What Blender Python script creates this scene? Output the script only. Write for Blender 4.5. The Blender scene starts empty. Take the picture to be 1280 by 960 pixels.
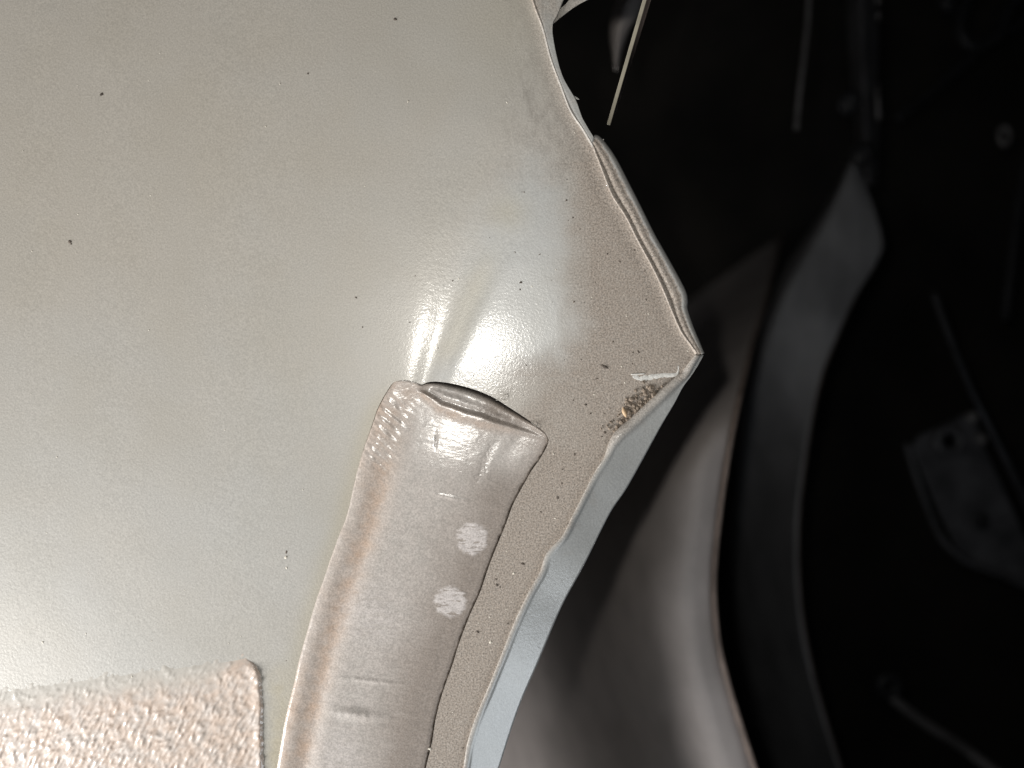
import bpy, bmesh, math, random
import numpy as np
from mathutils import Vector, geometry
random.seed(7)
rng = np.random.default_rng(7)
C = bpy.context.scene.collection
scene = bpy.context.scene

# ------------------------------------------------------------------ camera, light, exposure
LENS = 26.0
D = 0.18                                    # camera to body panel, metres
S = D * 36.0 / LENS / 1280.0                # metres per photo pixel on the panel
cam = bpy.data.cameras.new('camera')
cam_o = bpy.data.objects.new('camera', cam)
C.objects.link(cam_o)
cam_o.location = (0, -D, 0)
cam_o.rotation_euler = (math.radians(90), 0, 0)
cam.lens = LENS
cam.sensor_width = 36.0
cam.clip_start = 0.005
cam.clip_end = 20.0
cam.dof.use_dof = True
cam.dof.focus_distance = D + 0.0005
cam.dof.aperture_fstop = 5.8
scene.camera = cam_o

world = bpy.data.worlds.new('World')
scene.world = world
world.use_nodes = True
world.node_tree.nodes['Background'].inputs['Color'].default_value = (0.75, 0.85, 1.0, 1)
world.node_tree.nodes['Background'].inputs['Strength'].default_value = 0.008


def lamp(name, kind, loc, power, color, **kw):
    l = bpy.data.lights.new(name, kind)
    l.energy = power
    l.color = color
    o = bpy.data.objects.new(name, l)
    o.location = loc
    for k, v in kw.items():
        if k == 'aim':
            o.rotation_euler = (Vector(v) - Vector(loc)).to_track_quat('-Z', 'Y').to_euler()
        else:
            setattr(l, k, v)
    C.objects.link(o)
    return o


# the lamp of the phone that took the picture, a finger's width from its lens
lamp('phone_flash', 'POINT', (-80 * S, -D, 80 * S), 0.55, (1.0, 0.965, 0.90), shadow_soft_size=0.0032)
# added unseen fill lamp that brightens the panel's lower left
lamp('fill_lower_left', 'AREA', (-0.50, -0.19, -0.36), 8.2, (1.0, 0.985, 0.965), shape='SQUARE', size=0.28, aim=(-0.05, 0, -0.03))
lamp('fill_flange', 'AREA', (0.10, -0.08, -0.20), 0.10, (0.86, 0.93, 1.0), shape='SQUARE', size=0.08, aim=(0.0, 0.0, -0.08))  # added unseen cool fill lamp for the folded flange

scene.view_settings.view_transform = 'Standard'
scene.view_settings.look = 'None'
scene.view_settings.exposure = 0.0
scene.view_settings.gamma = 1.0
scene.view_settings.use_curve_mapping = False
scene.cycles.use_denoising = True


# ------------------------------------------------------------------ helpers
def P(px, py, d=0.0):
    """a point seen at photo pixel (px, py), d metres behind the panel's plane"""
    k = (D + d) / D
    return ((px - 640.0) * S * k, d, (480.0 - py) * S * k)


def PN(px, py, d):
    k = (D + d) / D
    return np.stack([(px - 640.0) * S * k, d + 0 * px, (480.0 - py) * S * k], axis=-1)


_perm = rng.permutation(4096)
_ang = rng.random(4096) * 2 * np.pi
_gx, _gy = np.cos(_ang), np.sin(_ang)


def perlin(x, y, seed=0):
    x = np.asarray(x, float); y = np.asarray(y, float)
    xi = np.floor(x).astype(int); yi = np.floor(y).astype(int)
    xf = x - xi; yf = y - yi
    u = xf ** 3 * (xf * (xf * 6 - 15) + 10); v = yf ** 3 * (yf * (yf * 6 - 15) + 10)

    def g(i, j, dx, dy):
        h = _perm[(_perm[(i + seed * 37) % 4096] + j + seed * 101) % 4096]
        return _gx[h] * dx + _gy[h] * dy
    a = g(xi, yi, xf, yf); b = g(xi + 1, yi, xf - 1, yf)
    c = g(xi, yi + 1, xf, yf - 1); d = g(xi + 1, yi + 1, xf - 1, yf - 1)
    return 1.4 * ((a * (1 - u) + b * u) * (1 - v) + (c * (1 - u) + d * u) * v)


def fbm(x, y, n=4, seed=0):
    t = 0; a = 1.0; f = 1.0; s = 0
    for i in range(n):
        t = t + a * perlin(x * f, y * f, seed + i); s += a; a *= 0.5; f *= 2.03
    return t / s


def ss(a, b, x):
    t = np.clip((np.asarray(x, float) - a) / (b - a), 0, 1)
    return t * t * (3 - 2 * t)


def gauss(x, w):
    return np.exp(-(x / w) ** 2)


def seg_dist(px, py, pts):
    best = np.full(np.shape(px), 1e9)
    for (x0, y0), (x1, y1) in zip(pts[:-1], pts[1:]):
        dx, dy = x1 - x0, y1 - y0
        t = np.clip(((px - x0) * dx + (py - y0) * dy) / (dx * dx + dy * dy + 1e-9), 0, 1)
        best = np.minimum(best, np.hypot(px - x0 - t * dx, py - y0 - t * dy))
    return best


def poly_sd(px, py, pts):
    """signed distance in pixels to a polygon, positive inside"""
    pts = list(pts)
    d = seg_dist(px, py, pts + pts[:1])
    ins = np.zeros(np.shape(px), bool)
    for (x0, y0), (x1, y1) in zip(pts, pts[1:] + pts[:1]):
        if y0 == y1:
            continue
        c = ((y0 > py) != (y1 > py)) & (px < (x1 - x0) * (py - y0) / (y1 - y0) + x0)
        ins ^= c
    return np.where(ins, d, -d)


def spline(pts, step=None, n=None, smooth=True):
    p = np.array(pts, float)
    if smooth:
        q = np.vstack([2 * p[0] - p[1], p, 2 * p[-1] - p[-2]])
        out = []
        for i in range(1, len(q) - 2):
            for t in np.linspace(0, 1, 16, endpoint=False):
                a, b, c, d = q[i - 1], q[i], q[i + 1], q[i + 2]
                out.append(0.5 * (2 * b + (c - a) * t + (2 * a - 5 * b + 4 * c - d) * t * t + (3 * b - a - 3 * c + d) * t ** 3))
        out.append(p[-1])
        p = np.array(out)
    L = np.r_[0, np.cumsum(np.linalg.norm(np.diff(p, axis=0), axis=1))]
    if n is None:
        n = max(2, int(round(L[-1] / step)) + 1)
    t = np.linspace(0, L[-1], n)
    return np.stack([np.interp(t, L, p[:, k]) for k in range(p.shape[1])], axis=-1)


def link(name, verts, faces, mat, parent=None, smooth=True, attrs=None):
    me = bpy.data.meshes.new(name)
    verts = np.asarray(verts, float).reshape(-1, 3)
    if isinstance(faces, np.ndarray):
        faces = faces.tolist()
    me.from_pydata(verts.tolist(), [], faces)
    if smooth:
        me.polygons.foreach_set('use_smooth', [True] * len(me.polygons))
    for k, v in (attrs or {}).items():
        a = me.attributes.new(k, 'FLOAT', 'POINT')
        a.data.foreach_set('value', np.asarray(v, np.float32).ravel())
    me.materials.append(mat)
    me.update()
    o = bpy.data.objects.new(name, me)
    C.objects.link(o)
    if parent is not None:
        o.parent = parent
        o.matrix_parent_inverse = parent.matrix_basis.inverted()
    return o


def grid_faces(r, c, flip=False):
    i = np.arange((r - 1) * (c - 1))
    a = (i // (c - 1)) * c + i % (c - 1)
    f = np.stack([a, a + 1, a + c + 1, a + c], axis=-1)
    return f[:, ::-1] if flip else f


def grid(name, V, mat, parent=None, attrs=None, flip=False, thick=0.0):
    r, c = V.shape[:2]
    o = link(name, V.reshape(-1, 3), grid_faces(r, c, flip), mat, parent, True, attrs)
    if thick:
        m = o.modifiers.new('sheet', 'SOLIDIFY'); m.thickness = thick; m.offset = -1
    return o


def tube(name, pts, radius, mat, parent=None, sides=10, cap=True):
    pts = [Vector(p) for p in pts]
    n = len(pts)
    rad = radius if hasattr(radius, '__len__') else [radius] * n
    V = []; F = []
    up = Vector((0, 1, 0.2)).normalized()
    for i, p in enumerate(pts):
        t = (pts[min(i + 1, n - 1)] - pts[max(i - 1, 0)]).normalized()
        a = t.cross(up).normalized(); b = a.cross(t).normalized()
        for k in range(sides):
            w = 2 * math.pi * k / sides
            V.append(p + rad[i] * (a * math.cos(w) + b * math.sin(w)))
    for i in range(n - 1):
        for k in range(sides):
            F.append((i * sides + k, i * sides + (k + 1) % sides, (i + 1) * sides + (k + 1) % sides, (i + 1) * sides + k))
    if cap:
        F.append(tuple(range(sides))[::-1]); F.append(tuple(range((n - 1) * sides, n * sides)))
    return link(name, [tuple(v) for v in V], F, mat, parent)


def torus(name, centre, R, r, mat, parent=None, sx=1.0, n=28, m=10, tilt=0.0):
    V = []; F = []
    for i in range(n):
        a = 2 * math.pi * i / n
        for k in range(m):
            b = 2 * math.pi * k / m
            x = (R + r * math.cos(b)) * math.cos(a) * sx; z = (R + r * math.cos(b)) * math.sin(a); y = r * math.sin(b)
            V.append((centre[0] + x * math.cos(tilt) - z * math.sin(tilt), centre[1] + y, centre[2] + x * math.sin(tilt) + z * math.cos(tilt)))
    for i in range(n):
        for k in range(m):
            F.append((i * m + k, ((i + 1) % n) * m + k, ((i + 1) % n) * m + (k + 1) % m, i * m + (k + 1) % m))
    return link(name, V, F, mat, parent)


def disc(name, centre, R, h, mat, parent=None, n=24, bev=0.25):
    """a round stud or plug facing the camera side, with a rounded rim"""
    prof = [(0.0, -h), (R * (1 - bev), -h), (R * 0.96, -h * 0.7), (R, -h * 0.3), (R, 0.0)]
    V = [(centre[0], centre[1] - h, centre[2])]; F = []
    for (r, y) in prof[1:]:
        for i in range(n):
            a = 2 * math.pi * i / n
            V.append((centre[0] + r * math.cos(a), centre[1] + y, centre[2] + r * math.sin(a)))
    for i in range(n):
        F.append((0, 1 + i, 1 + (i + 1) % n))
    for j in range(len(prof) - 2):
        for i in range(n):
            a = 1 + j * n
            F.append((a + i, a + n + i, a + n + (i + 1) % n, a + (i + 1) % n))
    return link(name, V, F, mat, parent)


def plate(name, outline, d, thick, mat, parent=None, hole=None, bevel=0.0006):
    """a flat plate cut to an outline (photo pixels at depth d), real thickness, optional round hole (cx, cy, r)"""
    bm = bmesh.new()
    pts = [Vector((p[0], p[1])) for p in outline]
    loops = [list(range(len(pts)))]
    edges = [(i, (i + 1) % len(pts)) for i in range(len(pts))]
    if hole:
        k0 = len(pts)
        for i in range(20):
            a = 2 * math.pi * i / 20
            pts.append(Vector((hole[0] + hole[2] * math.cos(a), hole[1] + hole[2] * math.sin(a))))
        edges += [(k0 + i, k0 + (i + 1) % 20) for i in range(20)]
    r = geometry.delaunay_2d_cdt(pts, edges, [], 2, 1e-5)
    vs = [bm.verts.new(P(v.x, v.y, d)) for v in r[0]]
    for f in r[2]:
        c = sum((r[0][i] for i in f), Vector((0, 0))) / len(f)
        if hole and (c.x - hole[0]) ** 2 + (c.y - hole[1]) ** 2 < (hole[2] * 0.97) ** 2:
            continue
        try:
            bm.faces.new([vs[i] for i in f])
        except ValueError:
            pass
    bmesh.ops.recalc_face_normals(bm, faces=bm.faces)
    for f in bm.faces:
        if f.normal.y > 0:
            f.normal_flip()
    ext = bmesh.ops.extrude_face_region(bm, geom=bm.faces[:])
    for g in ext['geom']:
        if isinstance(g, bmesh.types.BMVert):
            g.co.y += thick
    bmesh.ops.recalc_face_normals(bm, faces=bm.faces)
    me = bpy.data.meshes.new(name)
    bm.to_mesh(me); bm.free()
    me.materials.append(mat)
    o = bpy.data.objects.new(name, me)
    C.objects.link(o)
    if parent is not None:
        o.parent = parent; o.matrix_parent_inverse = parent.matrix_basis.inverted()
    if bevel:
        b = o.modifiers.new('edge', 'BEVEL'); b.width = bevel; b.segments = 2; b.limit_method = 'ANGLE'
    return o


def tag(o, label=None, cat=None, group=None, kind=None):
    if label: o['label'] = label
    if cat: o['category'] = cat
    if group: o['group'] = group
    if kind: o['kind'] = kind
    return o


def thing(name, loc, label, cat, group=None):
    o = bpy.data.objects.new(name, None)
    o.empty_display_size = 0.01
    o.location = loc
    C.objects.link(o)
    return tag(o, label, cat, group)


# ------------------------------------------------------------------ materials
class NT:
    def __init__(self, name):
        self.m = bpy.data.materials.new(name); self.m.use_nodes = True
        self.t = self.m.node_tree; self.n = self.t.nodes
        self.b = self.n['Principled BSDF']
        self.tc = self.n.new('ShaderNodeTexCoord').outputs['Object']

    def put(self, sock, v):
        if hasattr(v, 'is_linked') or hasattr(v, 'links'):
            self.t.links.new(v, sock)
        elif hasattr(v, '__len__') and len(v) == 3 and sock.type == 'RGBA':
            sock.default_value = (*v, 1)
        else:
            sock.default_value = v

    def attr(self, name):
        a = self.n.new('ShaderNodeAttribute'); a.attribute_name = name
        return a.outputs['Fac']

    def noise(self, scale, detail=3, rough=0.55, vec=None, stretch=None):
        t = self.n.new('ShaderNodeTexNoise')
        t.inputs['Scale'].default_value = scale; t.inputs['Detail'].default_value = detail; t.inputs['Roughness'].default_value = rough
        v = vec or self.tc
        if stretch:
            mp = self.n.new('ShaderNodeMapping'); self.t.links.new(v, mp.inputs['Vector'])
            mp.inputs['Rotation'].default_value = (0, stretch[1], 0)
            mp.inputs['Scale'].default_value = stretch[0]
            v = mp.outputs['Vector']
        self.t.links.new(v, t.inputs['Vector'])
        return t.outputs['Fac']

    def ramp(self, f, a, b, lo=0.0, hi=1.0):
        r = self.n.new('ShaderNodeMapRange'); r.interpolation_type = 'SMOOTHSTEP'
        self.put(r.inputs['Value'], f)
        r.inputs['From Min'].default_value = a; r.inputs['From Max'].default_value = b
        r.inputs['To Min'].default_value = lo; r.inputs['To Max'].default_value = hi
        return r.outputs['Result']

    def math(self, op, a, b=0.0, clamp=False):
        m = self.n.new('ShaderNodeMath'); m.operation = op; m.use_clamp = clamp
        self.put(m.inputs[0], a); self.put(m.inputs[1], b)
        return m.outputs[0]

    def mix(self, f, a, b, blend='MIX'):
        m = self.n.new('ShaderNodeMix'); m.data_type = 'RGBA'; m.blend_type = blend
        self.put(m.inputs[0], f)
        self.put(m.inputs[6], a); self.put(m.inputs[7], b)
        return m.outputs[2]

    def fmix(self, f, a, b):
        m = self.n.new('ShaderNodeMix'); m.data_type = 'FLOAT'
        self.put(m.inputs[0], f); self.put(m.inputs[2], a); self.put(m.inputs[3], b)
        return m.outputs[0]

    def bump(self, h, dist, strength=1.0, normal=None):
        b = self.n.new('ShaderNodeBump')
        b.inputs['Distance'].default_value = dist
        self.put(b.inputs['Strength'], strength)
        self.t.links.new(h, b.inputs['Height'])
        if normal: self.t.links.new(normal, b.inputs['Normal'])
        return b.outputs['Normal']

    def set(self, **kw):
        for k, v in kw.items():
            self.put(self.b.inputs[k.replace('_', ' ')], v)
        return self.m


def paint_material():
    n = NT('silver_paint_under_road_dust')
    dust, film, stain, smudge = n.attr('dust'), n.attr('film'), n.attr('stain'), n.attr('smudge')
    fine = n.noise(2600, 2, 0.6)
    mid = n.noise(420, 4, 0.6)
    wide = n.noise(45, 4, 0.55)
    dustn = n.math('ADD', dust, n.math('MULTIPLY', n.math('SUBTRACT', mid, 0.5), n.fmix(dust, 0.05, 0.5)), True)
    dustn = n.math('MULTIPLY', dustn, n.ramp(fine, 0.25, 0.6, 0.72, 1.0))
    c = n.mix(film, (0.475, 0.485, 0.48), (0.475, 0.445, 0.395))
    c = n.mix(n.ramp(wide, 0.35, 0.7), c, n.mix(1.0, c, (0.97, 0.965, 0.95), 'MULTIPLY'))
    c = n.mix(n.math('MULTIPLY', stain, 0.6), c, (0.45, 0.39, 0.25))
    c = n.mix(dustn, c, (0.31, 0.265, 0.225))
    sm = n.math('MULTIPLY', smudge, n.ramp(n.noise(300, 5, 0.7, stretch=((1.3, 1, 0.7), 0.5)), 0.38, 0.76), True)
    c = n.mix(n.math('MULTIPLY', sm, 0.6), c, (0.16, 0.14, 0.12))
    c = n.mix(n.math('MULTIPLY', n.attr('shade_grime'), n.ramp(mid, 0.3, 0.6, 0.5, 1.0), True), c, (0.05, 0.042, 0.035))
    grain = n.fmix(dust, n.ramp(fine, 0.25, 0.75, 0.88, 1.12), n.ramp(n.noise(2400, 4, 0.75), 0.3, 0.7, 0.50, 1.5))
    g = n.n.new('ShaderNodeCombineColor')
    for i in range(3): n.t.links.new(grain, g.inputs[i])
    c = n.mix(1.0, c, g.outputs[0], 'MULTIPLY')
    nor = n.bump(n.noise(1500, 3, 0.6), 0.00010, n.fmix(dust, 0.35, 0.5))
    nor2 = n.bump(n.noise(2300, 2, 0.6), 0.00008, 0.16, nor)
    n.put(n.b.inputs['Coat Normal'], nor2)
    return n.set(Base_Color=c, Roughness=n.fmix(dustn, 0.38, 0.85), Metallic=n.fmix(dustn, 0.12, 0.0), Normal=nor2,
                 Coat_Weight=n.fmix(dustn, 0.5, 0.02), Coat_Roughness=0.15, Coat_IOR=1.5)


def sealer_material():
    n = NT('painted_seam_sealer')
    dust, peach, pale = n.attr('dust'), n.attr('peach'), n.attr('pale')
    fine = n.noise(2600, 3, 0.65)
    mid = n.noise(380, 5, 0.6)
    c = n.mix(n.ramp(mid, 0.35, 0.68), (0.49, 0.452, 0.42), (0.455, 0.425, 0.395))
    c = n.mix(n.math('MULTIPLY', peach, n.ramp(mid, 0.3, 0.6, 0.6, 1.0)), c, (0.49, 0.365, 0.28))
    dn = n.math('MULTIPLY', dust, n.ramp(fine, 0.25, 0.6, 0.75, 1.0))
    c = n.mix(dn, c, (0.265, 0.225, 0.195))
    c = n.mix(n.math('MULTIPLY', pale, n.ramp(n.noise(900, 4, 0.7, stretch=((0.35, 1, 1.6), -0.15)), 0.38, 0.5), True), c, (0.56, 0.52, 0.50))
    c = n.mix(n.attr('shade_grime'), c, (0.05, 0.042, 0.036))
    grain = n.ramp(n.noise(2400, 4, 0.75), 0.3, 0.7, 0.76, 1.24)
    g = n.n.new('ShaderNodeCombineColor')
    for i in range(3): n.t.links.new(grain, g.inputs[i])
    c = n.mix(1.0, c, g.outputs[0], 'MULTIPLY')
    nor = n.bump(n.noise(1300, 4, 0.6, stretch=((0.6, 1, 1.5), -0.3)), 0.00008, 0.45)
    n.put(n.b.inputs['Coat Normal'], nor)
    return n.set(Base_Color=c, Roughness=n.fmix(dn, 0.36, 0.7), Normal=nor, Coat_Weight=n.fmix(dn, 0.8, 0.05), Coat_Roughness=0.17)


def chip_material():
    n = NT('stone_chip_coating')
    mid = n.noise(260, 4, 0.6)
    c = n.mix(n.ramp(mid, 0.35, 0.65), (0.57, 0.455, 0.375), (0.54, 0.475, 0.425))
    c = n.mix(n.ramp(n.noise(900, 3, 0.6), 0.45, 0.75, 0, 0.5), c, (0.46, 0.35, 0.28))
    c = n.mix(n.attr('edge'), c, (0.475, 0.447, 0.402))
    nor = n.bump(n.noise(2200, 3, 0.6), 0.00006, 0.3)
    n.put(n.b.inputs['Coat Normal'], nor)
    return n.set(Base_Color=c, Roughness=0.5, Normal=nor, Coat_Weight=1.0, Coat_Roughness=0.1)


def plain(name, col, rough=0.5, metal=0.0, var=0.25, scale=120, bump=0.0, coat=0.0):
    n = NT(name)
    t = n.noise(scale, 4, 0.6)
    lo = tuple(x * (1 - var) for x in col); hi = tuple(min(1, x * (1 + var)) for x in col)
    c = n.mix(n.ramp(t, 0.3, 0.7), lo, hi)
    if bump:
        n.put(n.b.inputs['Normal'], n.bump(n.noise(scale * 6, 3), bump, 0.6))
    return n.set(Base_Color=c, Roughness=rough, Metallic=metal, Coat_Weight=coat, Coat_Roughness=0.2)


M_PAINT = paint_material()
M_SEAL = sealer_material()
M_CHIP = chip_material()
M_SPECK = plain('dark_grit_and_gaps', (0.11, 0.09, 0.075), 0.9, 0, 0.5, 900)
M_PALE = plain('pale_fleck', (0.62, 0.58, 0.50), 0.6, 0, 0.2, 900)
M_SOIL = plain('dry_soil', (0.23, 0.185, 0.145), 0.95, 0, 0.45, 1200, 0.00006)
M_HUSK = plain('straw_husk', (0.52, 0.37, 0.23), 0.6, 0, 0.15, 900)
M_LINT = plain('grey_lint', (0.30, 0.28, 0.25), 0.7)
M_SCRAPE = plain('scraped_paint', (0.60, 0.59, 0.56), 0.7, 0, 0.15, 1600, 0.00005)
M_INNER = plain('dusty_inner_panel_paint', (0.45, 0.405, 0.385), 0.7, 0, 0.12, 30, 0.0, 0.0)
M_RIM = plain('worn_brown_edge', (0.27, 0.21, 0.18), 0.6, 0, 0.3, 90)
M_ARCH = plain('dark_grey_arch_paint', (0.19, 0.19, 0.197), 0.65, 0.0, 0.2, 25, 0.0, 0.0)
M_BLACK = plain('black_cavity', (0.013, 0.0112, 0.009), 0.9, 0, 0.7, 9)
M_RUBBER = plain('black_rubber', (0.02, 0.02, 0.022), 0.5, 0, 0.3, 40)
M_STEEL = plain('dull_steel', (0.26, 0.25, 0.25), 0.45, 0.4, 0.25, 80)
M_DARKSTEEL = plain('dark_steel', (0.03, 0.03, 0.033), 0.5, 0.2, 0.3, 60)
M_POST = plain('dark_post_paint', (0.065, 0.064, 0.068), 0.55, 0, 0.3, 60)
M_BRKT = plain('dark_bracket_paint', (0.085, 0.085, 0.092), 0.5, 0, 0.35, 60)
M_BEAD = plain('dark_brown_edge', (0.10, 0.078, 0.068), 0.6, 0, 0.3, 90)
M_RODDARK = plain('oily_dark_rod', (0.05, 0.05, 0.055), 0.3, 0.5, 0.3, 60)
M_BAR = plain('beige_painted_bar', (0.36, 0.33, 0.26), 0.5, 0, 0.15, 200)

# ------------------------------------------------------------------ outlines traced on the panel's own plane (photo pixels)
EDGE_UP = [(600, -420), (628, -200), (650, -70), (664, 0), (677, 37), (687, 75), (700, 110), (712, 140), (727, 163), (740, 185),
           (752, 215), (764, 245), (781, 272), (795, 300), (814, 335), (827, 362), (847, 410), (860, 430), (870, 443)]
LIP_OUT = [(742, 172), (749, 175), (766, 197), (786, 235), (801, 265), (816, 295), (833, 325), (852, 360), (856, 374), (856, 386),
           (863, 408), (871, 428), (877, 443)]
FOLD = [(870, 443), (856, 466), (847, 473), (830, 487), (806, 509), (788, 526), (773, 539), (764, 552), (757, 570), (746, 587),
        (735, 607), (720, 637), (714, 648), (703, 670), (684, 692), (676, 714), (660, 743), (643, 780), (627, 820), (610, 862),
        (597, 893), (586, 927), (581, 957), (574, 990), (555, 1080), (520, 1350)]
FLANGE_OUT = [(877, 443), (868, 460), (852, 482), (841, 503), (825, 530), (801, 574), (780, 611), (760, 641), (728, 705), (700, 757),
              (670, 828), (647, 882), (623, 955), (612, 992), (590, 1080), (555, 1350)]
TOP_NOTCH = [(489, 481), (494, 477), (505, 475), (517, 477), (527, 480.5), (534, 478), (545, 477), (565, 479.5), (590, 486), (615, 496),
             (636, 509), (656, 522), (672, 533), (682, 542), (686, 550)]
SEAM_R = [(686, 550), (684, 558), (675, 574), (665, 588), (657, 602), (648, 618), (640, 634), (632, 656), (613, 703), (600, 741), (587, 770),
          (573, 807), (566, 830), (553, 867), (545, 897), (540, 928), (533, 957), (526, 990), (508, 1080), (470, 1350)]
SEAM_L = [(489, 481), (480, 495), (471, 513), (464, 534), (455, 560), (445, 595), (434, 642), (420, 679), (407, 717), (395, 752),
          (383, 793), (374, 826), (367, 857), (357, 899), (347, 957), (342, 990), (330, 1080), (312, 1350)]
CLEAN = [(598, 300), (640, 225), (668, 205), (700, 232), (706, 300), (704, 350), (716, 408), (700, 440), (640, 455), (590, 470), (560, 470), (575, 400)]
COAT_R = [(316, 823), (326, 832), (331, 848), (333, 880), (333, 920), (334, 962), (337, 1010), (340, 1300)]

# ------------------------------------------------------------------ the painted body panel
panel = thing('car_body_panel', P(300, 480, 0.0),
              'dusty silver car body panel with a pointed corner, folded flange and sealed seam strip', 'car panel')


def skin_height(x, y):
    """pressed shape of the sheet, in photo pixels towards the camera"""
    yy = np.clip(y, 150, 500)
    xg = np.interp(yy, [180, 270, 330, 400, 440, 480, 500], [630, 602, 580, 557, 544, 531, 525])
    w = np.interp(yy, [180, 270, 330, 400, 440, 480, 500], [80, 50, 36, 25, 20, 15, 13])
    A = np.interp(yy, [150, 260, 320, 400, 440, 480, 500], [0.0, 2.2, 3.1, 3.3, 3.1, 2.8, 2.7]) * ss(520, 490, y)
    h = -A * gauss((x - xg), w)
    x2 = np.interp(yy, [300, 335, 385, 455, 480], [636, 616, 590, 560, 552])
    w2 = np.interp(yy, [300, 335, 385, 455, 480], [20, 15, 11, 8, 7])
    A2 = np.interp(yy, [280, 335, 385, 455, 480], [0.1, 0.5, 0.65, 0.55, 0.4]) * ss(520, 490, y)
    h = h - A2 * gauss((x - x2), w2)
    # the sheet falls away a little towards the left and towards the upper edge
    h = h - 0.00008 * np.clip(500 - x, 0, None) ** 2 * 0.3
    de = seg_dist(x, y, EDGE_UP)
    h = h + 0.5 * gauss(de, 3.0) - 0.3 * gauss(de - 9, 7.0)
    df = seg_dist(x, y, FOLD)
    near = ss(452, 475, y) * ss(560, 520, y)
    h = h - 6.5 * near * np.exp(-df / 3.2) - 0.6 * gauss(df, 5) * (1 - near)
    h = h + 0.5 * fbm(x / 160, y / 160, 3, 5) + 0.05 * fbm(x / 9, y / 9, 2, 9)
    return h


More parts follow.
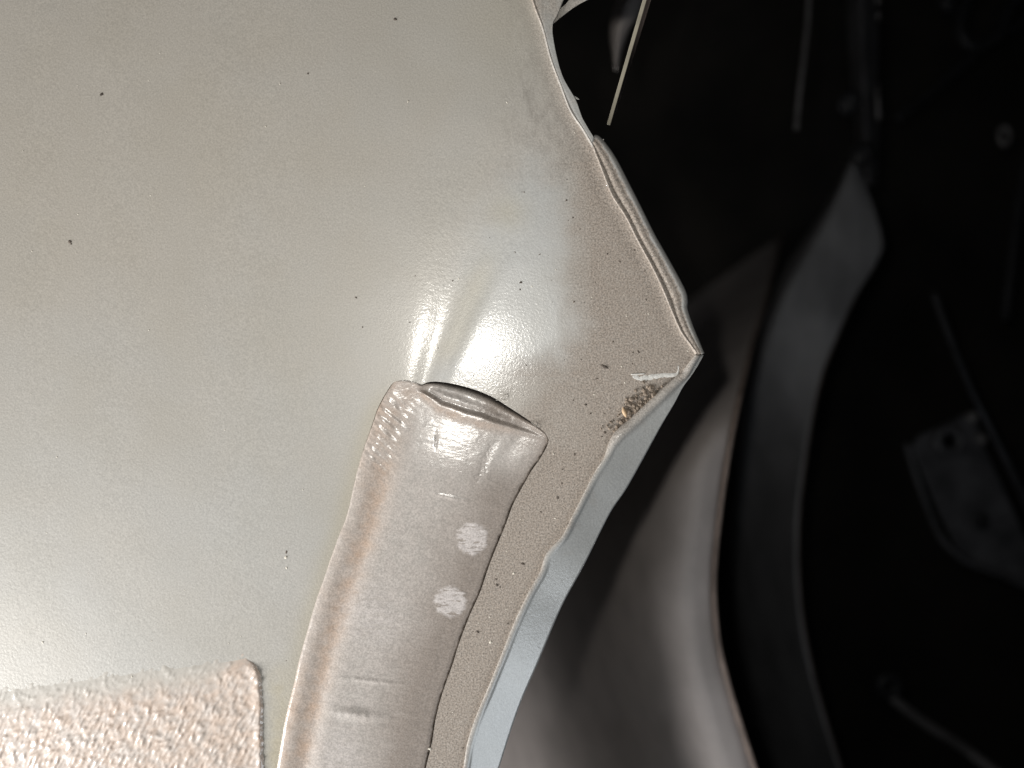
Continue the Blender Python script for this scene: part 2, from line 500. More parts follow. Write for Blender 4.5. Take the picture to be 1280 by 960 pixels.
def build_skin():
    up = spline(EDGE_UP, 3.0); fo = spline(FOLD, 3.0)
    sr = spline(SEAM_R, 2.5)[::-1]; tn = spline(TOP_NOTCH, 1.5)[::-1]; sl = spline(SEAM_L, 2.5)
    outer = np.array([(312, 2300), (-1300, 2300), (-1300, 900), (-1300, -420), (0, -420)])
    loop = np.vstack([up, fo[1:], sr, tn[1:], sl[1:], outer])
    n = len(loop)
    pl = [tuple(p) for p in loop]
    xs = []
    def lattice(x0, x1, y0, y1, st):
        gx, gy = np.meshgrid(np.arange(x0, x1, st), np.arange(y0, y1, st))
        gx = gx + (np.arange(gx.shape[0]) % 2)[:, None] * st * 0.5
        return np.stack([gx.ravel(), gy.ravel()], -1)
    coarse = lattice(-1290, 900, -410, 2295, 26)
    infr = lattice(-30, 900, -30, 990, 5.2)
    fine = lattice(480, 720, 215, 500, 2.4)
    a = coarse[~((coarse[:, 0] > -40) & (coarse[:, 1] > -40) & (coarse[:, 1] < 1000))]
    b = infr[~((infr[:, 0] > 478) & (infr[:, 0] < 722) & (infr[:, 1] > 213) & (infr[:, 1] < 502))]
    pts = np.vstack([a, b, fine])
    low = loop[::2]
    sd = poly_sd(pts[:, 0], pts[:, 1], [tuple(p) for p in spline(pl + pl[:1], 6.0, smooth=False)[:-1]])
    pts = pts[sd > 1.6]
    allp = np.vstack([loop, pts])
    r = geometry.delaunay_2d_cdt([Vector(p) for p in allp], [(i, (i + 1) % n) for i in range(n)], [list(range(n))], 1, 1e-6)
    v2 = np.array([(v.x, v.y) for v in r[0]])
    x, y = v2[:, 0], v2[:, 1]
    h = skin_height(x, y)
    V = PN(x, y, -h * S)
    faces = [tuple(f) for f in r[2]]
    # orientation towards the camera (-Y)
    a, b, c = (V[[f[k] for f in faces]] for k in range(3))
    ny = np.cross(b - a, c - a)[:, 1]
    faces = [f[::-1] if q > 0 else f for f, q in zip(faces, ny)]
    # cut edge of the sheet: a skirt 0.9 mm deep round the notch and the outline
    be = {}
    for f in faces:
        for k in range(3):
            e = (f[k], f[(k + 1) % 3])
            be[e] = 1
    border = [e for e in be if (e[1], e[0]) not in be]
    bv = sorted({i for e in border for i in e})
    top = {i: len(V) + k for k, i in enumerate(bv)}
    idx = {i: len(V) + len(bv) + k for k, i in enumerate(bv)}
    sk = V[bv].copy(); sk[:, 1] += 0.0009
    V = np.vstack([V, V[bv], sk])
    faces += [(top[e[1]], top[e[0]], idx[e[0]], idx[e[1]]) for e in border]
    x = np.r_[x, x[bv], x[bv]]; y = np.r_[y, y[bv], y[bv]]
    # road dust, stains and smudges where they lie
    de = np.minimum(seg_dist(x, y, EDGE_UP), seg_dist(x, y, FOLD))
    wob = 26 * fbm(x / 60, y / 60, 4, 21)
    rightside = ss(545, 760, x + 0.18 * (y - 300) * (y < 470) + wob - 30 * (y < 200))
    between = ss(-14, 1, x - np.interp(y, [q[1] for q in SEAM_R], [q[0] for q in SEAM_R])) * ss(500, 570, y)
    crest = ss(640, 700, x + 0.9 * (y - 480) + wob * 0.5) * ss(440, 480, y) * ss(600, 560, y)
    dust = np.clip(np.maximum(np.maximum(rightside * ss(-260, 130, y) * 0.92, between * 0.95), crest * 0.8), 0, 1)
    cl = ss(-40, 26, poly_sd(x, y, CLEAN) + 14 * fbm(x / 30, y / 30, 3, 31))
    dust = dust * (1 - 0.93 * cl)
    dust = np.clip(dust + 0.35 * gauss(de, 12) + 0.05, 0, 1)
    film = np.clip(0.55 + 0.5 * ss(700, 150, y) * ss(900, 100, x) + 0.2 * fbm(x / 120, y / 120, 3, 41), 0, 1) * (1 - 0.85 * cl)
    dl = np.interp(y, [q[1] for q in SEAM_L], [q[0] for q in SEAM_L]) - x
    stain = 0.55 * gauss(dl, 16) * ss(460, 520, y) + 0.8 * gauss(x - 345, 12) * ss(815, 850, y) * (0.6 + 0.8 * fbm(x / 14, y / 14, 3, 51))
    stain = stain + 0.45 * gauss(x - (565 + 0.42 * (430 - y)), 20) * ss(470, 430, y) * ss(280, 360, y)
    stain = stain + 0.35 * ss(420, 680, x) * ss(190, 0, y) + 0.5 * gauss(np.hypot(x - 635, y - 265), 24)
    smudge = 0.8 * gauss(np.hypot((x - 668) / 1.0, (y - 150) / 1.3), 42) + 0.7 * gauss(np.hypot(x - 705, (y - 195) / 1.6), 26) + 0.35 * gauss(x - (640 + 0.3 * y), 22) * ss(160, 90, y)
    smudge = smudge + 0.35 * gauss(de - 8, 8) * ss(160, 200, y)
    return link('outer_skin', V, faces, M_PAINT, panel, True,
                dict(shade_grime=np.clip(1.1 * ss(458, 475, y) * ss(552, 528, y) * ss(7, 1, seg_dist(x, y, FOLD)) + 0.8 * ss(478, 490, y) * ss(560, 535, y) * ss(26, 4, np.hypot((x - 803) * 0.8, y - 512) - 4 * fbm(x / 9, y / 9, 3, 23)) * ss(14, 3, seg_dist(x, y, FOLD)), 0, 1), dust=dust, film=film, stain=np.clip(stain, 0, 1), smudge=np.clip(smudge, 0, 1)))  # first mask paints crevice shade and grime dark along the fold


build_skin()


def ribbon(name, A, B, n, prof, mat, attrs_fn, parent=panel, thick=0.0008):
    """a formed strip of sheet between two edges; prof(w, t, width) gives height in pixels towards the camera"""
    a = spline(A, n=n); b = spline(B, n=n)
    m = 26
    w = np.linspace(0, 1, m) ** 1.25
    X = a[:, None, 0] * (1 - w) + b[:, None, 0] * w
    Y = a[:, None, 1] * (1 - w) + b[:, None, 1] * w
    wid = np.hypot(*(b - a).T)
    k = max(3, n // 7)
    wid = np.convolve(np.r_[np.full(k, wid[0]), wid, np.full(k, wid[-1])], np.ones(k) / k, 'same')[k:-k][:, None] + 0 * w
    h = prof(w[None, :] + 0 * X, X, Y, wid)
    h0 = skin_height(a[:, 0], a[:, 1])[:, None]
    h = h + h0 * np.exp(-w * wid / 2.5)
    return grid(name, PN(X, Y, -h * S), mat, parent, attrs_fn(w[None, :] + 0 * X, X, Y, wid), thick=thick)


def flange_prof(w, X, Y, wid):
    px = w * wid
    up = ss(452, 475, Y) * ss(575, 535, Y)
    bead = (0.35 + 2.6 * up) * gauss(px - 1.2 - 3.5 * up, 1.4 + 2.6 * up)
    dist = seg_dist(X, Y, [tuple(p) for p in spline(FLANGE_OUT, 8.0)])
    drop = -0.55 * np.clip(wid - dist, -3, None) * ss(0, 6, px) - 0.3 * np.clip(px - 2 - 4 * up, 0, 2)
    return bead + drop + 0.25 * fbm(X / 25, Y / 25, 3, 61) * w


def flange_attrs(w, X, Y, wid):
    px = w * wid
    up = ss(452, 475, Y) * ss(575, 535, Y)
    d = 0.8 * gauss(px, 1.6 + 6 * up) + 0.25 * ss(0.15, 0.6, fbm(X / 22, Y / 22, 4, 71)) * ss(800, 640, Y) * (1 - w * 0.4) + 0.04
    sm = 0.35 * ss(0.1, 0.5, fbm(X / 12, Y / 14, 4, 72)) * ss(820, 660, Y)
    return dict(dust=d, film=0.05 + 0 * w, stain=0 * w, smudge=sm)


ribbon('folded_flange', FOLD, FLANGE_OUT, 420, flange_prof, M_PAINT, flange_attrs)


def lip_prof(w, X, Y, wid):
    return (-2.0 * gauss(w - 0.26, 0.13) - 0.9 * ss(0.45, 0.7, w)
            - 7.0 * np.clip(w - 0.90, 0, None) / 0.10 + 0.15 * fbm(X / 12, Y / 12, 3, 81) * ss(0.3, 0.6, w))


def lip_attrs(w, X, Y, wid):
    d = ss(0.86, 0.70, w + 0.16 * fbm(X / 14, Y / 14, 3, 91)) * 0.9 + 0.15
    return dict(dust=np.clip(d + 0.1, 0, 1), film=0 * w, stain=0.6 * gauss(w - 0.3, 0.2), smudge=1.0 * gauss(w - 0.27, 0.13) + 0.2 * ss(0.2, 0.5, fbm(X / 8, Y / 8, 3, 92)))


k0 = 9
ribbon('hemmed_lip', EDGE_UP[k0:], LIP_OUT, 260, lip_prof, M_PAINT, lip_attrs)

UP_IN = EDGE_UP[:k0 + 1]
UP_OUT = [(760, -420), (745, -200), (728, -70), (700, 12), (691, 30), (692, 55), (702, 95), (719, 126), (728, 150), (742, 174)]


def up_prof(w, X, Y, wid):
    px = w * wid
    return -0.03 * px ** 1.05 - 0.5 * gauss(px - 3, 2) + 0.35 * fbm(X / 12, Y / 12, 3, 95) * w


def up_attrs(w, X, Y, wid):
    return dict(dust=np.clip(0.6 * gauss(w, 0.25) + 0.35 * ss(60, 0, Y) + 0.3 * ss(0.1, 0.4, fbm(X / 20, Y / 20, 3, 96)), 0, 1), film=0.2 + 0 * w, stain=0.25 * ss(50, 0, Y), smudge=0.2 * ss(90, 160, Y))


ribbon('upper_flange', UP_IN, UP_OUT, 200, up_prof, M_PAINT, up_attrs)


def gusset():
    """the flange widens into a web at the top of the opening"""
    A = [(690, 31), (692, 22), (699, 12), (712, -2), (722, -40), (735, -200)]
    B = [(690.5, 31), (702, 21), (718, 9), (737, -2), (790, -30), (860, -200)]
    a = spline(A, n=60); b = spline(B, n=60)
    w = np.linspace(0, 1, 14)
    X = a[:, None, 0] * (1 - w) + b[:, None, 0] * w; Y = a[:, None, 1] * (1 - w) + b[:, None, 1] * w
    d = (1.5 + 3 * w[None, :] + 0 * X) * S
    at = dict(dust=0.5 + 0.3 * fbm(X / 20, Y / 20, 3, 97), film=0.3 + 0 * X, stain=0.2 + 0 * X, smudge=0 * X)
    grid('flange_web', PN(X, Y, d), M_PAINT, panel, at, thick=0.0008)


gusset()

# torn paint tabs that stand off the broken edge
for (x, y, a, l) in ((718, 122, -0.3, 6), (749, 176, 0.2, 6)):
    pts = [P(x + l * t * math.cos(a), y - l * t * math.sin(a) * (0.4 + t), 0.0012 - 0.0006 * t) for t in np.linspace(-0.6, 1, 6)]
    tube('torn_edge_tab', pts, [0.00045, 0.0005, 0.0004, 0.0003, 0.0002, 0.00012], M_SCRAPE, panel, 6)


# the seam strip: a bulging band of overpainted sealer lying in the notch
def build_strip():
    L = spline(SEAM_L, n=900); R = spline(SEAM_R, n=900); T = spline(TOP_NOTCH, n=400)
    LT = np.r_[0, np.cumsum(np.hypot(*np.diff(L, axis=0).T))]
    nu = 190
    u = np.r_[-0.045, -0.02, -0.008, np.linspace(0, 1, nu), 1.008, 1.02, 1.04]
    vpx = np.r_[-8, -4, -1.5, np.arange(0, 150, 1.3), np.arange(150, 530, 2.0), np.linspace(535, LT[-1] - 5, 40)]
    tot = LT[-1]
    uc = np.clip(u, 0, 1)
    v = np.clip(vpx / tot, 0, 1)
    def at(Q, t): return np.stack([np.interp(t, np.linspace(0, 1, len(Q)), Q[:, k]) for k in (0, 1)], -1)
    Lv, Rv, Tu = at(L, v), at(R, v), at(T, uc)
    Bu = L[-1] * (1 - uc[:, None]) + R[-1] * uc[:, None]
    # the top edge's shape fades out quickly along the strip (Coons patch with a short blend)
    bl = np.exp(-np.clip(vpx, 0, None) / 95.0)
    lin0 = L[0] * (1 - u[:, None]) + R[0] * u[:, None]
    XY = Lv[:, None, :] * (1 - u)[None, :, None] + Rv[:, None, :] * u[None, :, None] + bl[:, None, None] * (Tu - (L[0] * (1 - uc[:, None]) + R[0] * uc[:, None]))[None]
    # rows above the edge slide under the skin
    up = np.where(vpx < 0, vpx, 0)
    XY = XY + up[:, None, None] * np.array([-0.15, 1.0])
    X, Y = XY[..., 0], XY[..., 1]
    U = u[None, :] + 0 * X; VV = vpx[:, None] + 0 * X
    Vc = np.clip(VV, 0, None)
    # cross section: raised left lip, shallow groove, broad dome, flat right shoulder
    g = ss(30, 140, Vc)
    lipn = 1.5 * gauss(U - 0.05, 0.055) 
    groove = -(1.2 + 0.8 * g) * gauss(U - 0.185, 0.06 + 0.01 * g)
    dome = 1.9 * np.sin(np.pi * np.clip(U, 0, 1) ** 0.8) ** 0.8
    h = lipn + groove + dome - 0.8 * ss(0.75, 1.0, U)
    # the end of the strip turns down towards the notch
    endc = (-5.2 + 6.6 * ss(6, 118, Vc)) * (0.3 + 0.7 * ss(0.04, 0.30, U)) * (1 - 0.6 * ss(0.8, 1, U))
    h = h * (0.45 + 0.55 * ss(0, 90, Vc)) + endc
    # open pocket under the sheet's edge
    pw = ss(0.16, 0.26, U) * ss(1.0, 0.62, U)
    lip_v = np.interp(U, [0.16, 0.25, 0.35, 0.5, 0.65, 0.8, 1.0], [6, 15, 23, 25, 22, 15, 5])
    t = Vc / lip_v
    pocket = -2.9 * (1 - ss(0.8, 1.05, t)) - 8.0 * np.clip(1 - t / 0.3, 0, 1) ** 1.5
    crest = 1.1 * gauss(t - 1.15, 0.22)
    bulge = 2.4 * gauss(U - 0.40, 0.13) * gauss(t - 0.66, 0.2) + 1.0 * gauss(U - 0.66, 0.12) * gauss(t - 0.72, 0.2) + 0.35 * fbm(X / 10, Y / 8, 3, 99) * gauss(t - 0.6, 0.3)
    h = h + pw * (pocket + crest + bulge)
    # brush marks in the sealer
    tr = fbm(U * 5.0, Vc / 4.2, 4, 101)
    h = h + 0.26 * tr * ss(120, 25, Vc) * ss(8, 26, Vc) * ss(0.12, 0.25, U)
    h = h + 0.16 * fbm(U * 4, Vc / 6.0, 3, 102) * ss(60, 160, Vc)
    q = (X + 0.9 * Y) / 1.35; r_ = (X * 0.9 - Y) / 1.35
    h = h + 0.62 * perlin(q / 34 + 0.3 * perlin(X / 20, Y / 20, 3), r_ / 5.2, 111) * ss(0.30, 0.16, U) * ss(8, 30, Vc) * ss(150, 80, Vc)
    h = h + 0.3 * fbm(X / 14, Y / 14, 3, 121) * (0.5 + 0.7 * ss(0.3, 0.1, U))
    # vertical scored mark and a few transverse ridges
    h = h - 0.5 * gauss((X - (612 - 0.42 * (Y - 565))), 5) * ss(548, 562, Y) * ss(625, 590, Y) * (0.4 + 1.4 * np.abs(perlin(X / 5, Y / 5, 7)))
    h = h - 0.55 * gauss(X - 545 - 1.5 * perlin(Y / 7, Y * 0, 4), 1.1 + 0.5 * perlin(X / 4, Y / 4, 6)) * ss(534, 546, Y) * ss(568, 554, Y) * (0.6 + perlin(Y / 5, X / 9, 8))
    for (yc, x0, x1, a, wd, sl) in ((893, 398, 492, 2.3, 6.0, 0.10), (851, 408, 515, 1.0, 2.0, 0.10), (622, 530, 600, 0.7, 2.0, 0.20), (760, 430, 500, 0.5, 10, 0.1)):
        h = h + a * gauss(Y - yc - sl * (X - (x0 + x1) / 2), wd) * ss(x0, (x0 + x1) / 2, X) * ss(x1, (x0 + x1) / 2, X) * (1 + 0.5 * perlin(X / 9, Y / 30, 17))
    # edges: left rolls over the sheet, right drops into a fine crack
    h = h - 0.5 * ss(0.96, 0.985, U) - (5.5 + 6 * fbm(X / 14, Y / 14, 3, 77)) * ss(0.984, 1.004, U + 0.009 * fbm(X / 9, Y / 9, 3, 5)) - 3 * ss(1.0, 1.02, U) - 6 * ss(0.0, -0.02, U) - 1.2 * ss(0.012, 0.0, U)
    h = h - 6 * ss(0, -4, VV)
    dust = ss(0.42, 0.95, U + 0.12 * fbm(X / 40, Y / 40, 4, 131)) * 0.85 + 0.1 + 0.25 * ss(620, 900, Y) * ss(0.45, 0.8, U)
    dust = np.clip(dust + 0.6 * pw * ss(1.0, 0.8, t) * ss(0.45, 0.6, U), 0, 1) * (1 - 0.3 * pw * ss(1.1, 0.8, t) * ss(0.6, 0.45, U)) * (1 - 0.9 * gauss(np.hypot((X - 628), (Y - 565) * 1.4), 42))
    peach = 0.3 * ss(0.35, 0.1, U) + 0.75 * gauss(U - 0.17, 0.07) * ss(60, 150, Vc) + 0.8 * pw * gauss(t - 1.25, 0.35) + 0.35 * ss(0.3, 0.1, U) * ss(160, 60, Vc)
    peach = peach * (0.75 + 0.7 * fbm(X / 25, Y / 25, 3, 141)) + 0.5 * gauss(U - 0.02, 0.05) * ss(780, 900, Y)
    pale = 0
    for (cx, cy, rx, ry) in ((590, 673, 19, 20), (563, 752, 20, 19)):
        rr = np.hypot((X - cx) / rx, (Y - cy) / ry) + 0.22 * fbm(X / 9, Y / 4, 3, 151)
        pale = pale + ss(1.12, 0.86, rr)
    h = h + 0.25 * pale * (0.5 + fbm(X / 16, Y / 3.5, 3, 152))
    pale = pale + 0.5 * gauss(np.hypot((X - 465) / 1.0, (Y - 770) / 1.1), 36) + 0.45 * gauss(np.hypot((X - 425) / 0.8, (Y - 945) / 1.1), 34)
    base = 0
    shade_grime = np.clip(pw * ss(0.26, 0.06, t) + (0.45 + 0.9 * fbm(X / 11, Y / 11, 3, 78)) * ss(0.984, 0.996, U + 0.006 * fbm(X / 6, Y / 6, 2, 79)) + 0.9 * ss(2.5, 0.5, VV) * ss(0.02, 0.08, U) + 0.25 * pw * gauss(t - 1.0, 0.1), 0, 1)  # grime plus shade painted dark into the pocket, crack and top edge
    shade_grime = shade_grime + 0.35 * pw * ss(0.15, 0.45, fbm(X / 7, Y / 5, 3, 98)) * ss(1.1, 0.9, t)
    V = PN(X, Y, -(h + base) * S)
    return grid('sealed_seam_strip', V, M_SEAL, panel, dict(dust=np.clip(dust, 0, 1), peach=np.clip(peach, 0, 1), pale=np.clip(pale, 0, 1), shade_grime=np.clip(shade_grime, 0, 1)), thick=0.0)


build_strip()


# sprayed stone-chip coating on the lower left of the sheet
def build_coating():
    xs = np.r_[np.linspace(-540, -20, 60), np.arange(-16, 345, 1.25)]
    ys = np.r_[np.arange(785, 985, 1.25), np.linspace(990, 1340, 50)]
    X, Y = np.meshgrid(xs, ys)
    Wx = X + 5 * perlin(X / 60, Y / 60, 1)
    right = np.interp(Y, [q[1] for q in COAT_R], [q[0] for q in COAT_R]) + 1.6 * perlin(X / 30, Y / 7, 2)
    dr = right - X
    top = np.interp(X, [-540, 0, 100, 200, 280, 316, 335], [930, 866, 851, 838, 828, 822, 834])
    dt = Y - top
    m_r = ss(-1.0, 10.0, dr)
    m_t = ss(-14, 62, dt + 5 * fbm(X / 24, Y / 24, 3, 161))
    corner = gauss(np.hypot(X - 314, (Y - 845) * 0.8), 34)
    m_t = np.maximum(m_t, ss(-4, 14, dt) * np.clip(corner * 1.4, 0, 1))
    a1 = math.radians(58)
    a = np.interp(Y, [820, 880, 960], [math.radians(58), math.radians(48), math.radians(35)])
    q = X * math.cos(math.radians(50)) - Y * math.sin(math.radians(50)); r_ = X * math.sin(math.radians(50)) + Y * math.cos(math.radians(50))
    wq = q + 2 * perlin(X / 22, Y / 22, 4); wr = r_ + 2.5 * perlin(X / 26, Y / 26, 6)
    b = perlin(wq / 12, wr / 4.4, 11) * 0.8 + 0.4 * perlin(wq / 7, wr / 3.0, 12) + 0.35 * perlin(X / 20, Y / 20, 13)
    b = np.where(b > 0, b, b * 0.55)
    roll = 1.6 * gauss(dr - 8, 7) * ss(826, 840, Y)
    h = m_r * m_t * (1.5 + 1.25 * b + roll) + 0.5 * m_r * ss(-34, 0, dt) * ss(40, 0, dt) * np.clip(b, 0, None)
    h = h - 2.6 * (1 - m_r) - 0.55 * (1 - ss(-22, 10, dt))
    h = h + skin_height(X, Y)
    edge = (1 - ss(0.1, 0.8, m_t)) * (1 - corner)
    dep = -h * S
    return grid('stone_chip_coating', PN(X, Y, dep), M_CHIP, panel, dict(edge=edge))


build_coating()


# pale scrape near the corner: a ridge of pushed-up paint
def build_scrape():
    mid = spline([(791, 470), (800, 473), (815, 471), (832, 469), (845, 468), (848, 462), (847.5, 457)], n=60)
    wd = np.interp(np.arange(60), [0, 4, 20, 38, 46, 52, 59], [1.5, 4.0, 4.4, 3.4, 2.6, 1.4, 0.6])
    tg = np.gradient(mid, axis=0); tg /= np.linalg.norm(tg, axis=1)[:, None]
    nm = np.stack([-tg[:, 1], tg[:, 0]], -1)
    w = np.linspace(-1, 1, 9)
    XY = mid[:, None] + nm[:, None] * (w[None, :, None] * wd[:, None, None]) * (1 + 0.25 * perlin(np.arange(60)[:, None] / 5.0 + 0 * w, w[None] * 2 + 0 * wd[:, None], 8))[..., None]
    X, Y = XY[..., 0], XY[..., 1]
    h = skin_height(X, Y) + 0.5 * (1 - w[None] ** 2) - 0.25 + 0.3 * perlin(X / 3, Y / 3, 9) * (1 - w[None] ** 2)
    grid('scrape_mark', PN(X, Y, -h * S), M_SCRAPE, panel)
    mid = spline([(789, 468), (797, 467.5), (806, 467)], n=14)
    tube('scrape_mark', [P(x, y, -(float(skin_height(np.array([x]), np.array([y]))[0]) + 0.05) * S) for x, y in mid], 0.00016, M_SCRAPE, panel, 6)


build_scrape()


# ------------------------------------------------------------------ loose dirt on the panel
def blob(V, F, x, y, r, lift, flat, seed, el=1.0, ang=0.0, hfun=None):
    """an irregular low-poly grain, photo pixels"""
    hs = float((hfun or skin_height)(np.array([x]), np.array([y]))[0]) + lift
    rg = random.Random(seed)
    k = len(V)
    rings = [(0.0, 1.0), (0.62, 0.72), (1.0, 0.0), (0.7, -0.5)]
    V.append(P(x, y, -(hs + r * flat) * S))
    n = 7
    jit = [rg.uniform(0.6, 1.3) for _ in range(n)]
    for (rr, zz) in rings[1:]:
        for i in range(n):
            a = 2 * math.pi * i / n
            dx = rr * r * jit[i] * math.cos(a) * el; dy = rr * r * jit[i] * math.sin(a)
            V.append(P(x + dx * math.cos(ang) - dy * math.sin(ang), y + dx * math.sin(ang) + dy * math.cos(ang),
                       -(hs + zz * r * flat * rg.uniform(0.7, 1.3)) * S))
    for i in range(n):
        F.append((k, k + 1 + i, k + 1 + (i + 1) % n))
    for j in range(2):
        for i in range(n):
            a = k + 1 + j * n
            F.append((a + i, a + n + i, a + n + (i + 1) % n, a + (i + 1) % n))


def in_strip(x, y):
    if y < 478: return False
    l = np.interp(y, [q[1] for q in SEAM_L], [q[0] for q in SEAM_L]); r = np.interp(y, [q[1] for q in SEAM_R], [q[0] for q in SEAM_R])
    if y < 552: r = 690
    return l - 4 < x < r + 4


def on_skin(x, y):
    if in_strip(x, y): return False
    r = np.interp(y, [q[1] for q in EDGE_UP + FOLD], [q[0] for q in EDGE_UP + FOLD])
    if x > r - 5: return False
    if y > 815 and x < 340: return False
    return True


V = []; F = []
for (x, y, r) in ((757, 459, 3.6), (753, 457, 2.0), (798, 440, 1.8), (791, 441, 1.1), (756, 541, 2.6), (752, 546, 1.6), (732, 506, 1.9), (738, 517, 1.6),
                  (697, 622, 2.0), (682, 708, 1.6), (653, 705, 2.0), (621, 731, 1.9), (597, 790, 2.2), (625, 734, 1.2), (766, 427, 1.5), (790, 455, 1.0),
                  (87, 302, 2.6), (89, 305, 1.4), (655, 240, 1.0), (651, 353, 2.0), (650, 362, 1.4), (566, 351, 1.1), (519, 345, 1.0), (512, 403, 1.0),
                  (453, 409, 0.9), (445, 372, 1.2), (127, 118, 2.2), (494, 24, 2.4), (385, 92, 1.4), (358, 690, 1.6), (710, 655, 1.3), (640, 800, 1.2), (718, 568, 1.6), (703, 587, 1.2)):
    blob(V, F, x, y, r * 0.85, 0.1, 0.35, int(x * 7 + y), random.uniform(0.9, 1.7), random.uniform(0, 3))
c = 0
while c < 85:
    x = random.uniform(20, 860); y = random.uniform(5, 955)
    w = 0.0 + 1.0 * float(ss(560, 760, x + 0.5 * (y - 350)))
    if random.random() > w or not on_skin(x, y): continue
    blob(V, F, x, y, 0.4 + 0.8 * random.random() ** 3, 0.05, 0.35, c, random.uniform(0.8, 2.2), random.uniform(0, 3)); c += 1
tag(link('dirt_specks', V, F, M_SPECK, None, False), 'tiny dark grit specks stuck across the dusty silver panel', 'dirt', kind='stuff')
V = []; F = []
for (x, y, r) in ((357, 697, 2.0), (358, 710, 1.4), (777, 458, 1.2), (642, 717, 1.6), (613, 803, 2.0), (612, 771, 1.2), (537, 936, 2.2), (350, 105, 1.2), (510, 127, 1.4), (332, 158, 1.3), (53, 803, 1.4), (165, 846, 1.6)):
    blob(V, F, x, y, r, 0.1, 0.4, int(x * 3 + y), random.uniform(0.6, 1.2), 0.2)
c = 0
while c < 120:
    x = random.uniform(10, 860); y = random.uniform(5, 955)
    w = 0.2 + 0.8 * float(ss(600, 760, x + 0.5 * (y - 350)))
    if random.random() > w or not on_skin(x, y): continue
    blob(V, F, x, y, 0.4 + 0.7 * random.random() ** 3, 0.05, 0.4, 900 + c); c += 1
tag(link('pale_dust_grains', V, F, M_PALE, None, False), 'tiny pale dust grains scattered over the dirty panel', 'dust', kind='stuff')

V = []; F = []; Vd = []; Fd = []
for i in range(150):
    t = random.random()
    cx = 801 + 0.62 * random.gauss(0, 17); cy = 506 + random.gauss(0, 14)
    cx -= (cy - 500) * 0.75
    fx = np.interp(cy, [q[1] for q in FOLD], [q[0] for q in FOLD])
    if cx > fx - 3: cx = fx - 3 - random.random() * 5
    blob(V, F, cx, cy, random.uniform(0.7, 1.6) + 2.6 * random.random() ** 3, 0.2 + random.random() * 1.6, 0.6, 3000 + i, random.uniform(0.8, 1.4), random.uniform(0, 3))
for (x, y, r) in ((803, 512, 2.6), (797, 519, 2.4), (807, 506, 1.8), (803, 485, 1.3), (806, 490, 1.3), (791, 521, 1.6), (787, 513, 1.2)):
    blob(Vd, Fd, x, y, r, 0.9, 0.3, int(x * 5 + y), random.uniform(1.2, 2.0), random.uniform(-1, -0.5))
tag(link('gap_shade_bits', Vd, Fd, M_SPECK, None, False), 'dark bits standing in for shade in the gaps between pale soil crumbs', 'soil', kind='stuff')  # shade in the gaps between crumbs, made as dark bits
tag(link('loose_soil', V, F, M_SOIL, None, False), 'crumbs of dry soil caught in the crevice beside the folded edge', 'soil', kind='stuff')

V = []; F = []
for k, (rr, z) in enumerate(((0.02, 0.5), (0.6, 1.2), (1.0, 1.6), (0.8, 1.3), (0.05, 0.6))):
    for i in range(8):
        a = 2 * math.pi * i / 8
        ax = -7 + 14 * k / 4
        V.append(P(780.5 + 3.2 * rr * math.cos(a) + ax * 0.28, 515 + ax, -(z + 2.0 * rr * math.sin(a) + 0.5) * S))
for k in range(4):
    for i in range(8):
        F.append((k * 8 + i, k * 8 + (i + 1) % 8, (k + 1) * 8 + (i + 1) % 8, (k + 1) * 8 + i))
tag(link('straw_husk', V, F, M_HUSK), 'tan straw husk lying at the lower end of the soil crumbs', 'husk')

for pts, nm, lab in (([(622, 492), (628, 494), (634, 493), (635, 497), (628, 500), (620, 500)], 'lint_fibre', 'curled grey fibre on the notch edge above the seam strip'),
                     ([(664, 528), (668, 531), (671, 533), (671.5, 528), (672, 533), (675, 535)], 'lint_fibre', 'short dark fibre tuft at the right end of the notch edge')):
    q = spline(pts, n=26)
    tag(tube(nm, [P(x, y, -(1.0 + 0.8 * math.sin(i * 0.4)) * S) for i, (x, y) in enumerate(q)], 0.00008, M_LINT, None, 5), lab, 'fibre')

# ------------------------------------------------------------------ inside of the car body, out of focus behind the panel
def sheet(name, A, B, dA, dfun, mat, parent, n=160, m=40, thick=0.001):
    """curved sheet from edge A towards edge B (photo pixels); dfun(w) adds metres of depth"""
    a = spline(A, n=n); b = spline(B, n=n)
    w = np.linspace(0, 1, m)
    X = a[:, None, 0] * (1 - w) + b[:, None, 0] * w; Y = a[:, None, 1] * (1 - w) + b[:, None, 1] * w
    d = dA + dfun(w[None, :] + 0 * X, X, Y)
    return grid(name, PN(X, Y, d), mat, parent, thick=thick, flip=False)


def up_fall(x, y):
    yy = np.asarray(y, float) + 0.7 * (np.asarray(x, float) - 940)
    return 2.6 * (np.clip(560 - yy, 0, None) / 460) ** 3


arch = thing('inner_arch_panel', P(900, 700, 0.12), 'brownish grey curved inner panel with a worn rim, just right of the folded flange', 'inner panel')
RIM = [(990, 120), (984, 215), (975, 300), (957, 375), (940, 430), (919, 520), (905, 600), (895, 680), (892, 740), (898, 805), (912, 862), (930, 920), (952, 985), (1000, 1110), (1080, 1300)]
LEFT = [(720, 60), (680, 215), (640, 300), (590, 400), (550, 470), (510, 560), (480, 620), (450, 690), (430, 750), (410, 810), (400, 870), (400, 930), (400, 990), (400, 1110), (440, 1300)]
sheet('pressed_web', RIM, LEFT, 0.092, lambda w, X, Y: 0.004 * gauss(w, 0.04) + np.interp(Y, [380, 700, 900], [0.22, 0.7, 1.0]) * np.clip(w - 0.07, 0, None) ** 1.75 + up_fall(X, Y)
      + 0.0012 * fbm(X / 60, Y / 90, 2, 171), M_INNER, arch)
tube('rim_bead', [P(x, y, 0.095 + float(up_fall(x, y))) for x, y in spline(RIM, n=90)], 0.0011, M_RIM, arch, 8)

